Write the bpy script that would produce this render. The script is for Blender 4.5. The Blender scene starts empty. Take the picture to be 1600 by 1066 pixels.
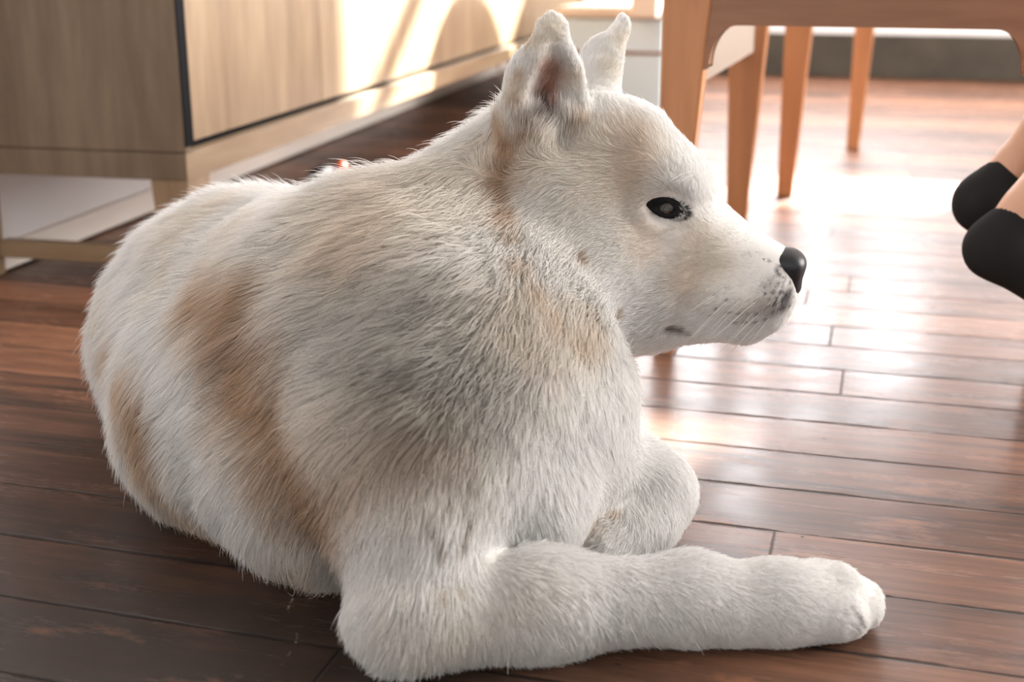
import bpy, bmesh, math, random
import numpy as np
from mathutils import Vector, Matrix
from mathutils.bvhtree import BVHTree
SC=bpy.context.scene; COL=SC.collection
R=math.radians
# ------------------------------------------------------------------ camera
F=2000.;H=.5;pitch=R(17.04);yaw=R(16.0)
cam=bpy.data.cameras.new('camera'); cam.lens=45.0; cam.sensor_width=36.0
cam.clip_start=.02; cam.dof.use_dof=True; cam.dof.focus_distance=1.09; cam.dof.aperture_fstop=5.0
camo=bpy.data.objects.new('camera',cam); COL.objects.link(camo)
camo.location=(0,0,H); camo.rotation_euler=(R(90)-pitch,0,yaw); SC.camera=camo
# ------------------------------------------------------------------ colour, world, sun, window daylight, added side fill
SC.view_settings.view_transform='Standard'; SC.view_settings.look='None'
SC.view_settings.exposure=0.62; SC.view_settings.gamma=1.0; SC.view_settings.use_curve_mapping=False
SC.cycles.use_denoising=True
SC.cycles.max_bounces=6; SC.cycles.diffuse_bounces=4; SC.cycles.glossy_bounces=3
SC.cycles.transmission_bounces=3; SC.cycles.sample_clamp_indirect=6
SC.cycles_curves.shape='RIBBONS'; SC.cycles_curves.subdivisions=2
W=bpy.data.worlds.new('daylight'); SC.world=W; W.use_nodes=True
bg=W.node_tree.nodes['Background']; bg.inputs[0].default_value=(1.0,.985,.97,1); bg.inputs[1].default_value=.74
sun=bpy.data.lights.new('sun','SUN'); sun.energy=34.0; sun.angle=R(.9); sun.color=(1,.97,.93)
suno=bpy.data.objects.new('sun',sun); COL.objects.link(suno)
SUND=Vector((-.42*math.cos(R(30)),-.907*math.cos(R(30)),-math.sin(R(30)))).normalized()
suno.rotation_euler=SUND.to_track_quat('-Z','Y').to_euler(); suno.location=(3,6,4)
def window_or_fill_light(name,x0,x1,z0,z1,y,power,col=(.93,.96,1.0)):
    l=bpy.data.lights.new(name,'AREA'); l.shape='RECTANGLE'; l.size=x1-x0; l.size_y=z1-z0; l.energy=power; l.color=col
    o=bpy.data.objects.new(name,l); COL.objects.link(o); o.location=((x0+x1)/2,y,(z0+z1)/2)
    o.rotation_euler=(R(-90),0,0)
    return o
def side_fill_light(name,y0,y1,z0,z1,x,power,col=(1,.975,.95)):
    o=window_or_fill_light(name,y0,y1,z0,z1,0,power,col); o.location=(x,(y0+y1)/2,(z0+z1)/2); o.rotation_euler=(0,R(90),R(180)); o.data.size=z1-z0; o.data.size_y=y1-y0
    o.rotation_euler=(0,R(90),0)
    return o
window_or_fill_light('daylight_middle_window',-.70,.22,1.0,2.10,5.46,62)
window_or_fill_light('daylight_left_window',-1.45,-.76,.50,2.4,5.46,32)
side_fill_light('side_fill',1.6,4.6,.7,2.5,3.45,200)  # lamp added inside the solid right wall to brighten the sideboard front
window_or_fill_light('daylight_right_window',.50,2.3,1.2,2.5,5.46,60)
# ------------------------------------------------------------------ helpers
def v(*a): return np.array(a,float)
fw=v(-math.sin(yaw)*math.cos(pitch),math.cos(yaw)*math.cos(pitch),-math.sin(pitch))
rt=v(math.cos(yaw),math.sin(yaw),0);up=np.cross(rt,fw)
C=v(0,0,H)
# these turn a measurement on the photograph into a place in the room
def ray(px,py): return fw+rt*(px-800)/F-up*(py-533)/F
def G(px,py,z=0): r=ray(px,py); return C+r*(z-H)/r[2]
def P(px,py,d): return C+ray(px,py)*d
def tag(o,label=None,cat=None,group=None,kind=None):
    if label: o['label']=label
    if cat: o['category']=cat
    if group: o['group']=group
    if kind: o['kind']=kind
    return o
def empty(name,loc=(0,0,0),rz=0):
    o=bpy.data.objects.new(name,None); COL.objects.link(o); o.location=loc; o.rotation_euler=(0,0,rz); o.empty_display_size=.05
    return o
def link(name,bm,m,parent=None,smooth=False,bevel=0):
    bm.normal_update()
    me=bpy.data.meshes.new(name); bm.to_mesh(me); bm.free(); me.materials.append(m)
    if smooth:
        for p in me.polygons: p.use_smooth=True
    o=bpy.data.objects.new(name,me); COL.objects.link(o)
    if parent: o.parent=parent
    if bevel:
        b=o.modifiers.new('bevel','BEVEL'); b.width=bevel; b.segments=3; b.limit_method='ANGLE'; b.angle_limit=R(40)
    return o
def box(bm,x0,x1,y0,y1,z0,z1):
    vs=[bm.verts.new(p) for p in ((x0,y0,z0),(x1,y0,z0),(x1,y1,z0),(x0,y1,z0),(x0,y0,z1),(x1,y0,z1),(x1,y1,z1),(x0,y1,z1))]
    for f in ((0,3,2,1),(4,5,6,7),(0,1,5,4),(1,2,6,5),(2,3,7,6),(3,0,4,7)): bm.faces.new([vs[i] for i in f])
def hexa(bm,lo,hi):
    """lo, hi: four corners each (counter-clockwise from above)"""
    vs=[bm.verts.new(p) for p in list(lo)+list(hi)]
    for f in ((0,3,2,1),(4,5,6,7),(0,1,5,4),(1,2,6,5),(2,3,7,6),(3,0,4,7)): bm.faces.new([vs[i] for i in f])
def prism(bm,pts,y0,y1):
    a=[bm.verts.new((x,y0,z)) for x,z in pts]; b=[bm.verts.new((x,y1,z)) for x,z in pts]; n=len(pts)
    bm.faces.new(a); bm.faces.new(b[::-1])
    for i in range(n): bm.faces.new((a[i],b[i],b[(i+1)%n],a[(i+1)%n])[::-1])
# ------------------------------------------------------------------ materials
def mat(name):
    m=bpy.data.materials.new(name); m.use_nodes=True; nt=m.node_tree
    return m,nt,nt.nodes['Principled BSDF']
def N(nt,t,**kw):
    n=nt.nodes.new(t)
    for k,x in kw.items(): setattr(n,k,x)
    return n
def plain(name,col,rough=.6,spec=.5,noise=0,scale=20):
    m,nt,b=mat(name); b.inputs['Base Color'].default_value=(*col,1); b.inputs['Roughness'].default_value=rough
    b.inputs['Specular IOR Level'].default_value=spec
    if noise:
        tc=N(nt,'ShaderNodeTexCoord'); nz=N(nt,'ShaderNodeTexNoise'); nz.inputs['Scale'].default_value=scale; nz.inputs['Detail'].default_value=6
        mx=N(nt,'ShaderNodeMixRGB'); mx.blend_type='MULTIPLY'; mx.inputs[0].default_value=1; mx.inputs[1].default_value=(*col,1)
        rp=N(nt,'ShaderNodeMapRange'); rp.inputs['To Min'].default_value=1-noise; rp.inputs['To Max'].default_value=1+noise*.6
        nt.links.new(tc.outputs['Object'],nz.inputs['Vector']); nt.links.new(nz.outputs['Fac'],rp.inputs['Value'])
        nt.links.new(rp.outputs['Result'],mx.inputs[2]); nt.links.new(mx.outputs[0],b.inputs['Base Color'])
    return m
def wood(name,c1,c2,stretch,rough=.5,scale=1.0,spec=.4):
    m,nt,b=mat(name); L=nt.links.new
    tc=N(nt,'ShaderNodeTexCoord'); mp=N(nt,'ShaderNodeMapping'); mp.inputs['Scale'].default_value=stretch
    L(tc.outputs['Object'],mp.inputs['Vector'])
    n1=N(nt,'ShaderNodeTexNoise'); n1.inputs['Scale'].default_value=3*scale; n1.inputs['Detail'].default_value=8; n1.inputs['Distortion'].default_value=.6
    n2=N(nt,'ShaderNodeTexNoise'); n2.inputs['Scale'].default_value=14*scale; n2.inputs['Detail'].default_value=4
    L(mp.outputs[0],n1.inputs['Vector']); L(mp.outputs[0],n2.inputs['Vector'])
    ad=N(nt,'ShaderNodeMath',operation='MULTIPLY_ADD'); ad.inputs[1].default_value=.4
    L(n2.outputs['Fac'],ad.inputs[0]); L(n1.outputs['Fac'],ad.inputs[2])
    cr=N(nt,'ShaderNodeValToRGB'); cr.color_ramp.elements[0].position=.5; cr.color_ramp.elements[1].position=.88
    cr.color_ramp.elements[0].color=(*c1,1); cr.color_ramp.elements[1].color=(*c2,1)
    L(ad.outputs[0],cr.inputs[0]); L(cr.outputs[0],b.inputs['Base Color'])
    b.inputs['Roughness'].default_value=rough; b.inputs['Specular IOR Level'].default_value=spec
    return m
M_oak=wood('oak',(.24,.155,.085),(.37,.26,.155),(5,5,.7),.42)
M_oak_shaded=wood('oak_shaded',(.135,.092,.055),(.215,.155,.098),(5,5,.7),.45)  # same oak darkened: shade of the near side put into its colour
M_oak_h=wood('oak_rail',(.24,.155,.085),(.35,.25,.15),(.7,.7,6),.42)
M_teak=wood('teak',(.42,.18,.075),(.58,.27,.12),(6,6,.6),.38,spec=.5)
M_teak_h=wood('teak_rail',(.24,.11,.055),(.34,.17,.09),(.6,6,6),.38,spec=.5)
M_white=plain('white_paint',(.82,.80,.80),.55,noise=.04,scale=3)
M_base=plain('cream_paint',(.84,.76,.69),.5,noise=.05,scale=4)
M_dark=plain('dark_gap',(.008,.008,.009),.9,spec=.1)  # black that stands for the shade inside gaps
M_stone=plain('dark_stone',(.055,.045,.031),.7,noise=.7,scale=9)
M_plaster=plain('plaster',(.42,.39,.36),.9)
def floor_material():
    m,nt,b=mat('floorboards'); L=nt.links.new
    def math_(op,a,b_=None,c=None):
        n=N(nt,'ShaderNodeMath',operation=op)
        for i,x in enumerate((a,b_,c)):
            if x is None: continue
            if isinstance(x,(int,float)): n.inputs[i].default_value=x
            else: L(x,n.inputs[i])
        return n.outputs[0]
    def noise(vec,scale,detail=4,rough=.5,dist=0):
        n=N(nt,'ShaderNodeTexNoise'); n.inputs['Scale'].default_value=scale; n.inputs['Detail'].default_value=detail
        n.inputs['Roughness'].default_value=rough; n.inputs['Distortion'].default_value=dist; L(vec,n.inputs['Vector']); return n.outputs['Fac']
    def mapv(vec,sc,loc=(0,0,0)):
        n=N(nt,'ShaderNodeMapping'); n.inputs['Scale'].default_value=sc; n.inputs['Location'].default_value=loc; L(vec,n.inputs['Vector']); return n.outputs[0]
    tc=N(nt,'ShaderNodeTexCoord').outputs['Object']
    sx=N(nt,'ShaderNodeSeparateXYZ'); L(tc,sx.inputs[0]); X,Y=sx.outputs[0],sx.outputs[1]
    wob=noise(mapv(tc,(1.5,1.5,1)),2.0,2)
    Yw=math_('MULTIPLY_ADD',wob,.006,Y)
    r=math_('DIVIDE',math_('ADD',Yw,.002),.098)
    row=math_('FLOOR',r); fr=math_('FRACT',r)
    wn=N(nt,'ShaderNodeTexWhiteNoise',noise_dimensions='1D'); L(row,wn.inputs['W'])
    u=math_('ADD',math_('DIVIDE',X,1.55),math_('MULTIPLY',wn.outputs['Value'],7.3))
    cell=math_('FLOOR',u); fu=math_('FRACT',u)
    cb=N(nt,'ShaderNodeCombineXYZ'); L(cell,cb.inputs[0]); L(row,cb.inputs[1])
    wc=N(nt,'ShaderNodeTexWhiteNoise',noise_dimensions='2D'); L(cb.outputs[0],wc.inputs['Vector'])
    pv=wc.outputs['Value']
    # grain, different on each board
    off=N(nt,'ShaderNodeVectorMath',operation='ADD'); L(tc,off.inputs[0]); L(wc.outputs['Color'],off.inputs[1])
    off2=N(nt,'ShaderNodeVectorMath',operation='MULTIPLY_ADD'); L(wc.outputs['Color'],off2.inputs[0]); off2.inputs[1].default_value=(9,9,9); L(tc,off2.inputs[2])
    gv=off2.outputs[0]
    g1=noise(mapv(gv,(1.6,26,1)),2.2,6,.6,.8)
    g2=noise(mapv(gv,(6,150,1)),3.0,3,.6)
    patch=noise(mapv(tc,(1.2,2.6,1)),2.6,5,.6)
    worn=noise(mapv(tc,(2.2,7,1),(4,2,0)),3.0,7,.7)
    gsum=math_('ADD',math_('MULTIPLY',g1,.55),math_('ADD',math_('MULTIPLY',g2,.2),math_('MULTIPLY',pv,.25)))
    cr=N(nt,'ShaderNodeValToRGB'); e=cr.color_ramp.elements
    e[0].position=.30; e[0].color=(.036,.018,.011,1); e[1].position=.74; e[1].color=(.40,.180,.095,1)
    k=e.new(.5); k.color=(.175,.076,.041,1)
    L(gsum,cr.inputs[0])
    mx=N(nt,'ShaderNodeMixRGB'); mx.blend_type='MIX'; L(cr.outputs[0],mx.inputs[1]); mx.inputs[2].default_value=(.030,.020,.016,1)
    pm=N(nt,'ShaderNodeMapRange'); pm.inputs['From Min'].default_value=.54; pm.inputs['From Max'].default_value=.76; pm.inputs['To Max'].default_value=.6; L(patch,pm.inputs['Value']); L(pm.outputs[0],mx.inputs[0])
    # foreground shade painted into the boards, a dark blob broken up by noise
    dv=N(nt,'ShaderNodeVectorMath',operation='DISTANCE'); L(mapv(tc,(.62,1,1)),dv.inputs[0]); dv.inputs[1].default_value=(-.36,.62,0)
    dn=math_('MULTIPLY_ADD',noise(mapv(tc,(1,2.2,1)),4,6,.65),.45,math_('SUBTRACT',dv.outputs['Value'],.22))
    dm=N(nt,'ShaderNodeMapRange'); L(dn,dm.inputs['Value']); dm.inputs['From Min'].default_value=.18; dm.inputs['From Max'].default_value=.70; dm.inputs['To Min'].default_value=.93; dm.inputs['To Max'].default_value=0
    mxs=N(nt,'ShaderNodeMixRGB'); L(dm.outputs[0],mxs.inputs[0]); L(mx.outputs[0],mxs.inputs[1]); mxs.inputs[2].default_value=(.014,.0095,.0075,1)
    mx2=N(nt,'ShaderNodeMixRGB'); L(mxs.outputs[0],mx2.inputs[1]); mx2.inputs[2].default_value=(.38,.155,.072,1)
    wm=N(nt,'ShaderNodeMapRange'); wm.inputs['From Min'].default_value=.58; wm.inputs['From Max'].default_value=.70; wm.inputs['To Max'].default_value=.55; L(worn,wm.inputs['Value']); L(wm.outputs[0],mx2.inputs[0])
    # gaps between boards: irregular width
    gw=noise(mapv(tc,(3,3,1)),6,4,.7)
    ed=math_('MINIMUM',fr,math_('SUBTRACT',1,fr))              # distance to the seam in board widths
    gapw=math_('MULTIPLY_ADD',gw,.15,-.045)
    gap=N(nt,'ShaderNodeMapRange'); L(ed,gap.inputs['Value']); L(gapw,gap.inputs['From Max']); gap.inputs['From Min'].default_value=0; gap.inputs['To Min'].default_value=1; gap.inputs['To Max'].default_value=0
    eu=math_('MINIMUM',fu,math_('SUBTRACT',1,fu))
    gj=N(nt,'ShaderNodeMapRange'); L(eu,gj.inputs['Value']); gj.inputs['From Max'].default_value=.0013; gj.inputs['To Min'].default_value=1; gj.inputs['To Max'].default_value=0
    gm=math_('MAXIMUM',gap.outputs[0],gj.outputs[0])
    mx3=N(nt,'ShaderNodeMixRGB'); L(gm,mx3.inputs[0]); L(mx2.outputs[0],mx3.inputs[1]); mx3.inputs[2].default_value=(.006,.005,.005,1)
    # fine pale scratches
    vo=N(nt,'ShaderNodeTexVoronoi',feature='DISTANCE_TO_EDGE'); vo.inputs['Scale'].default_value=2.3
    vv=N(nt,'ShaderNodeVectorMath',operation='MULTIPLY_ADD'); nzc=N(nt,'ShaderNodeTexNoise'); nzc.inputs['Scale'].default_value=5; L(tc,nzc.inputs['Vector'])
    L(nzc.outputs['Color'],vv.inputs[0]); vv.inputs[1].default_value=(.25,.25,0); L(tc,vv.inputs[2]); L(vv.outputs[0],vo.inputs['Vector'])
    sc=N(nt,'ShaderNodeMapRange'); L(vo.outputs['Distance'],sc.inputs['Value']); sc.inputs['From Max'].default_value=.0035; sc.inputs['To Min'].default_value=1; sc.inputs['To Max'].default_value=0
    brk=N(nt,'ShaderNodeMapRange'); L(noise(tc,60,3,.8),brk.inputs['Value']); brk.inputs['From Min'].default_value=.5; brk.inputs['From Max'].default_value=.66
    brk2=N(nt,'ShaderNodeMapRange'); L(noise(tc,3,2),brk2.inputs['Value']); brk2.inputs['From Min'].default_value=.5; brk2.inputs['From Max'].default_value=.6
    sm=math_('MULTIPLY',math_('MULTIPLY',sc.outputs[0],brk.outputs[0]),math_('MULTIPLY',brk2.outputs[0],.8))
    mx4=N(nt,'ShaderNodeMixRGB'); L(sm,mx4.inputs[0]); L(mx3.outputs[0],mx4.inputs[1]); mx4.inputs[2].default_value=(.42,.33,.26,1)
    L(mx4.outputs[0],b.inputs['Base Color'])
    rg=math_('ADD',math_('MULTIPLY',g2,.16),math_('MULTIPLY_ADD',worn,.60,.04))
    b.inputs['Roughness'].default_value=.55
    b.inputs['Specular IOR Level'].default_value=.22
    L(math_('MULTIPLY_ADD',gm,-.36,.36),b.inputs['Coat Weight']); b.inputs['Coat IOR'].default_value=1.5
    L(math_('ADD',math_('MULTIPLY',g2,.10),math_('MULTIPLY_ADD',worn,.36,.02)),b.inputs['Coat Roughness'])
    hgt=math_('ADD',math_('MULTIPLY',g1,.25),math_('ADD',math_('MULTIPLY',noise(mapv(tc,(1,1,1)),7,2),1.2),math_('MULTIPLY',gm,-1.6)))
    bp=N(nt,'ShaderNodeBump'); bp.inputs['Strength'].default_value=.35; bp.inputs['Distance'].default_value=.0016
    L(hgt,bp.inputs['Height']); L(bp.outputs[0],b.inputs['Normal']); L(bp.outputs[0],b.inputs['Coat Normal'])
    return m
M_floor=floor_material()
M_beige=plain('beige',(.70,.60,.50),.6)
# ------------------------------------------------------------------ the room
A=R(3.5)                                   # the left wall and the cabinet stand 3.5 degrees off the boards
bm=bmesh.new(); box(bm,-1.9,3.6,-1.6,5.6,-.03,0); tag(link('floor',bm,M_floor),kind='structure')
def wall_x(y): return -1.374-(y-2.0)*math.tan(A)
bm=bmesh.new()
hexa(bm,[(wall_x(-1.6)-.08,-1.6,-.03),(wall_x(-1.6),-1.6,-.03),(wall_x(5.6),5.6,-.03),(wall_x(5.6)-.08,5.6,-.03)],
        [(wall_x(-1.6)-.08,-1.6,3.25),(wall_x(-1.6),-1.6,3.25),(wall_x(5.6),5.6,3.25),(wall_x(5.6)-.08,5.6,3.25)])
tag(link('wall_left',bm,M_white),kind='structure')
bm=bmesh.new()
def wb(t,y): return wall_x(y)+t
for (t,z0,z1) in ((.018,.005,.044),):
    hexa(bm,[(wb(0,-1.6),-1.6,z0),(wb(t,-1.6),-1.6,z0),(wb(t,5.5),5.5,z0),(wb(0,5.5),5.5,z0)],
            [(wb(0,-1.6),-1.6,z1),(wb(t*.7,-1.6),-1.6,z1),(wb(t*.7,5.5),5.5,z1),(wb(0,5.5),5.5,z1)])
tag(link('baseboard_left',bm,M_base),kind='structure')
bm=bmesh.new(); hexa(bm,[(wb(0,-1.6),-1.6,0),(wb(.012,-1.6),-1.6,0),(wb(.012,5.5),5.5,0),(wb(0,5.5),5.5,0)],
            [(wb(0,-1.6),-1.6,.005),(wb(.012,-1.6),-1.6,.005),(wb(.012,5.5),5.5,.005),(wb(0,5.5),5.5,.005)])
tag(link('gap_shade_1',bm,M_dark),kind='structure')  # black strip painting the shade in the gap under the baseboard
# back wall; unseen window openings shaped to cast the sun patches
OPEN=[(-1.2,.41,1.15,2.75),(.85,1.5,1.58,1.9),(1.60,1.88,2.66,3.02)]
bm=bmesh.new()
xs=sorted({-1.9,3.6,*[a for o in OPEN for a in o[:2]]}); zs=sorted({-.03,3.25,*[a for o in OPEN for a in o[2:]]})
for i in range(len(xs)-1):
    for j in range(len(zs)-1):
        mx_,mz=(xs[i]+xs[i+1])/2,(zs[j]+zs[j+1])/2
        if not any(o[0]<mx_<o[1] and o[2]<mz<o[3] for o in OPEN):
            box(bm,xs[i],xs[i+1],5.5,5.6,zs[j],zs[j+1])
bmesh.ops.remove_doubles(bm,verts=bm.verts,dist=1e-5)
bmesh.ops.delete(bm,geom=[f for f in bm.faces if False],context='FACES')
tag(link('wall_back',bm,M_white),kind='structure')
bm=bmesh.new(); box(bm,-1.6,3.5,5.455,5.5,0,.170); tag(link('baseboard_back',bm,M_stone,bevel=.006),kind='structure')
bm=bmesh.new(); box(bm,3.5,3.6,-1.6,5.5,-.03,3.25); tag(link('wall_right',bm,M_plaster),kind='structure')
bm=bmesh.new(); box(bm,-1.9,3.6,-1.6,5.6,3.25,3.33); tag(link('ceiling',bm,M_plaster),kind='structure')
for n,(a,b_,c_,d_) in enumerate(OPEN):
    bm=bmesh.new(); t=.03
    box(bm,a,b_,5.53,5.57,c_,c_+t); box(bm,a,b_,5.53,5.57,d_-t,d_); box(bm,a,a+t,5.53,5.57,c_+t,d_-t); box(bm,b_-t,b_,5.53,5.57,c_+t,d_-t)
    if n==0: box(bm,a+t,b_-t,5.53,5.57,2.0,2.065)
    tag(link('window_%d'%(n+1),bm,M_white),kind='structure')
# ------------------------------------------------------------------ oak cabinet on legs
OX=(-.994,1.7)
cab=empty('sideboard',(OX[0],OX[1],0),A)   # local x: out of the front, -x: to the wall; y: along the front
tag(cab,'pale oak sideboard on legs with flat doors against the white wall','cabinet')
LEN=3.62; DEP=.350; TOP=.80
bm=bmesh.new(); box(bm,-DEP,-.0,0,.020,.208,TOP); box(bm,-DEP,-.016,.020,.028,.208,TOP); link('side_panel',bm,M_oak_shaded,cab,bevel=.002)
bm=bmesh.new(); box(bm,-DEP,-.0,LEN-.028,LEN,.208,TOP); link('side_panel',bm,M_oak,cab,bevel=.002)
bm=bmesh.new(); box(bm,-DEP,.004,-.004,LEN+.004,TOP,TOP+.03); link('top_panel',bm,M_oak_h,cab,bevel=.003)
bm=bmesh.new(); box(bm,-DEP,-DEP+.01,.028,LEN-.028,.208,TOP); box(bm,-DEP+.01,-.022,.028,LEN-.028,.2075,.2155)
link('inner_shade_panel',bm,M_dark,cab)
bm=bmesh.new(); box(bm,-.016,.0015,.0005,.0270,.2165,TOP-.002); link('reveal_shade',bm,M_dark,cab)  # solid black strip in place of the shadowed gap beside the door
# frame under the carcass
bm=bmesh.new(); box(bm,-DEP,-.0005,0,.03,.166,.207); link('base_rail',bm,M_oak_shaded,cab,bevel=.0012)
bm=bmesh.new(); box(bm,-.032,0,.0305,LEN-.03,.166,.207); box(bm,-.0004,.0,.0005,.0305,.1665,.207); box(bm,-DEP,-DEP+.03,.03,LEN-.03,.166,.207); box(bm,-DEP,0,LEN-.03,LEN,.166,.207)
link('base_rail',bm,M_oak_h,cab,bevel=.0015)
nd=6; s0=.0290; w_=(LEN-.028-s0)/nd
for i in range(nd):
    a=s0+i*w_; bm=bmesh.new(); box(bm,-.038,-.018,a+.0015,a+w_-.0015,.217,TOP-.004); link('door',bm,M_oak,cab,bevel=.0012)
def leg4(bm,x0,x1,y0,y1,tx,ty,z1,z0=0):
    hexa(bm,[(x0+tx[0],y0+ty[0],z0),(x1-tx[1],y0+ty[0],z0),(x1-tx[1],y1-ty[1],z0),(x0+tx[0],y1-ty[1],z0)],[(x0,y0,z1),(x1,y0,z1),(x1,y1,z1),(x0,y1,z1)])
for (x0,x1) in ((-.062,-.001),(-DEP,-DEP+.012)):
    for (y0,y1) in ((.001,.080),(LEN-.08,LEN-.001)):
        if x1<-.1: y1=min(y1,y0+.026)
        bm=bmesh.new(); leg4(bm,x0,x1,y0,y1,(.012,0) if x1>-.1 else (0,.004),(0,.02) if x1>-.1 else (0,.002),.166); link('leg',bm,M_oak,cab,bevel=.002)
bm=bmesh.new(); box(bm,-DEP+.012,-.045,.008,.034,.030,.057); link('stretcher',bm,M_oak_h,cab,bevel=.0015)
bm=bmesh.new(); box(bm,-DEP+.04,-.045,LEN-.034,LEN-.008,.030,.057); link('stretcher',bm,M_oak_h,cab,bevel=.0015)
# ------------------------------------------------------------------ chairs
def tleg(parent,xt0,xt1,xb0,xb1,y0,y1,yb0,yb1,zt):
    bm=bmesh.new()
    hexa(bm,[(xb0,yb0,0),(xb1,yb0,0),(xb1,yb1,0),(xb0,yb1,0)],[(xt0,y0,zt),(xt1,y0,zt),(xt1,y1,zt),(xt0,y1,zt)])
    link('leg',bm,M_teak,parent,bevel=.004)
ch=empty('wooden_chair',(0,2.0,0)); tag(ch,'orange-brown wooden chair, nearest one, with a rounded arch rail and tapered legs','chair')
Y0=-.43
tleg(ch,-.263,-.204,-.263,-.238,Y0,Y0+.045,Y0+.01,Y0+.04,.455)
tleg(ch,.147,.205,.195,.222,Y0,Y0+.045,Y0+.01,Y0+.04,.455)
tleg(ch,-.282,-.212,-.272,-.233,.425,.475,.435,.470,.372)
tleg(ch,.500,.560,.540,.575,.425,.475,.435,.470,.372)
def arch(x0,x1,zlow,ztop,r,seg=10):
    """rail between two legs, its lower corners rounded into them"""
    pts=[(x0-.004,ztop),(x0-.004,zlow-r*1.55)]
    for i in range(seg+1):
        t=math.pi/2*i/seg; pts.append((x0+r*(1-math.cos(t)),zlow-r*1.5*(1-math.sin(t))))
    for i in range(seg,-1,-1):
        t=math.pi/2*i/seg; pts.append((x1-r*(1-math.cos(t)),zlow-r*1.5*(1-math.sin(t))))
    pts+=[(x1+.004,zlow-r*1.55),(x1+.004,ztop)]
    return pts
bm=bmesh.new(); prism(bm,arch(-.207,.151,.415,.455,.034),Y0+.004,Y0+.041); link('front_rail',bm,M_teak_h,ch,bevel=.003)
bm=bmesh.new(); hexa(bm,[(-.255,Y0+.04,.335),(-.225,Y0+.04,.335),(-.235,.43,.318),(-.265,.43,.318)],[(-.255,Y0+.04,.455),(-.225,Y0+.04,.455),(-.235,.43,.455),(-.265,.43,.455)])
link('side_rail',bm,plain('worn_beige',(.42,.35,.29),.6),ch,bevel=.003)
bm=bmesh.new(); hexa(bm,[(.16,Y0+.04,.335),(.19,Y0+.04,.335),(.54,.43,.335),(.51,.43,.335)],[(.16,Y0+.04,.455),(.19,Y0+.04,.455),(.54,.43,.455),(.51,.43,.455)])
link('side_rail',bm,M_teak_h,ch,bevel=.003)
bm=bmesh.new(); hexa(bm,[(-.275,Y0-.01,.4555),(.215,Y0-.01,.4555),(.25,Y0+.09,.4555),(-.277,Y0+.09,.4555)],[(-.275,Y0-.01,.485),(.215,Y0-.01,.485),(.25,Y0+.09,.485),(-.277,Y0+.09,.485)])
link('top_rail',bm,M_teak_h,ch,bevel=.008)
c2=empty('wooden_table',(0,3.1,0)); tag(c2,'orange wooden table behind the chair, on slim tapered legs by the sun patch','table')
tleg(c2,-.207,-.128,-.200,-.168,-.389,-.327,-.380,-.345,.735)
tleg(c2,-.086,-.015,-.082,-.050,.326,.388,.335,.370,.735)
tleg(c2,.75,.82,.76,.79,-.389,-.327,-.380,-.345,.735)
tleg(c2,.83,.90,.84,.87,.326,.388,.335,.370,.735)
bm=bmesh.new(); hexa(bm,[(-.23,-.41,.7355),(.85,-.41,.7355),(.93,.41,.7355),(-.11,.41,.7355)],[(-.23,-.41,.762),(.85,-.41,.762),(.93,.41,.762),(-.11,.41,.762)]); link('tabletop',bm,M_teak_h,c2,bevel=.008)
# ------------------------------------------------------------------ pale blue box by the far end of the sideboard
M_blue=plain('pale_blue',(.60,.74,.82),.35); M_brown=plain('brown_edge',(.20,.085,.04),.5)
bx=empty('low_armchair',(-.82,4.35,0)); tag(bx,'pale blue low seat with a thin brown band beyond the sideboard','chair')
bm=bmesh.new(); box(bm,-.16,.16,-.37,.37,0,.296); link('body',bm,M_blue,bx,bevel=.01)
bm=bmesh.new(); box(bm,-.162,.162,-.372,.372,.188,.198); link('band',bm,M_brown,bx)
bm=bmesh.new()
pts=[(-.44,.30),(-.44,.70)]+[(-.44+.40*(1-math.cos(t*math.pi/24)),.70+.20*math.sin(t*math.pi/24)) for t in range(1,13)]+[(.0+.42*math.sin(t*math.pi/24),.66+.24*math.cos(t*math.pi/24)) for t in range(1,12)]+[(.42,.62),(.42,.30)]
a_=[bm.verts.new((.07,y,z)) for y,z in pts]; b_=[bm.verts.new((.15,y,z)) for y,z in pts]
bm.faces.new(a_[::-1]); bm.faces.new(b_)
for i in range(len(pts)): bm.faces.new((a_[i],a_[(i+1)%len(pts)],b_[(i+1)%len(pts)],b_[i]))
box(bm,-.17,.17,-.38,.38,.2965,.33)
link('unseen_back',bm,M_beige,bx,bevel=.008)  # unseen rounded back, shaped to cast the curved shadow on the sideboard
# ------------------------------------------------------------------ small things on the floor under the sideboard
def ball(name,c,r,m,parent=None,sc=(1,1,1)):
    bm=bmesh.new(); bmesh.ops.create_uvsphere(bm,u_segments=24,v_segments=16,radius=r)
    for q in bm.verts: q.co=Vector((q.co.x*sc[0]+c[0],q.co.y*sc[1]+c[1],q.co.z*sc[2]+c[2]))
    return link(name,bm,m,parent,smooth=True)
M_orange=plain('orange_rubber',(.90,.13,.03),.4); M_char=plain('charcoal',(.05,.045,.045),.8)
toy=empty("dog_toy",(-1.144,2.55,0)); tag(toy,'dark dog toy with a bright orange end on the floor under the sideboard','toy')
ball('body',(-.01,-.02,.026),.034,M_char,toy,(.8,1.5,.76)); ball('orange_end',(.020,.022,.044),.0125,M_orange,toy)
NHAIR=900000
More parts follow.
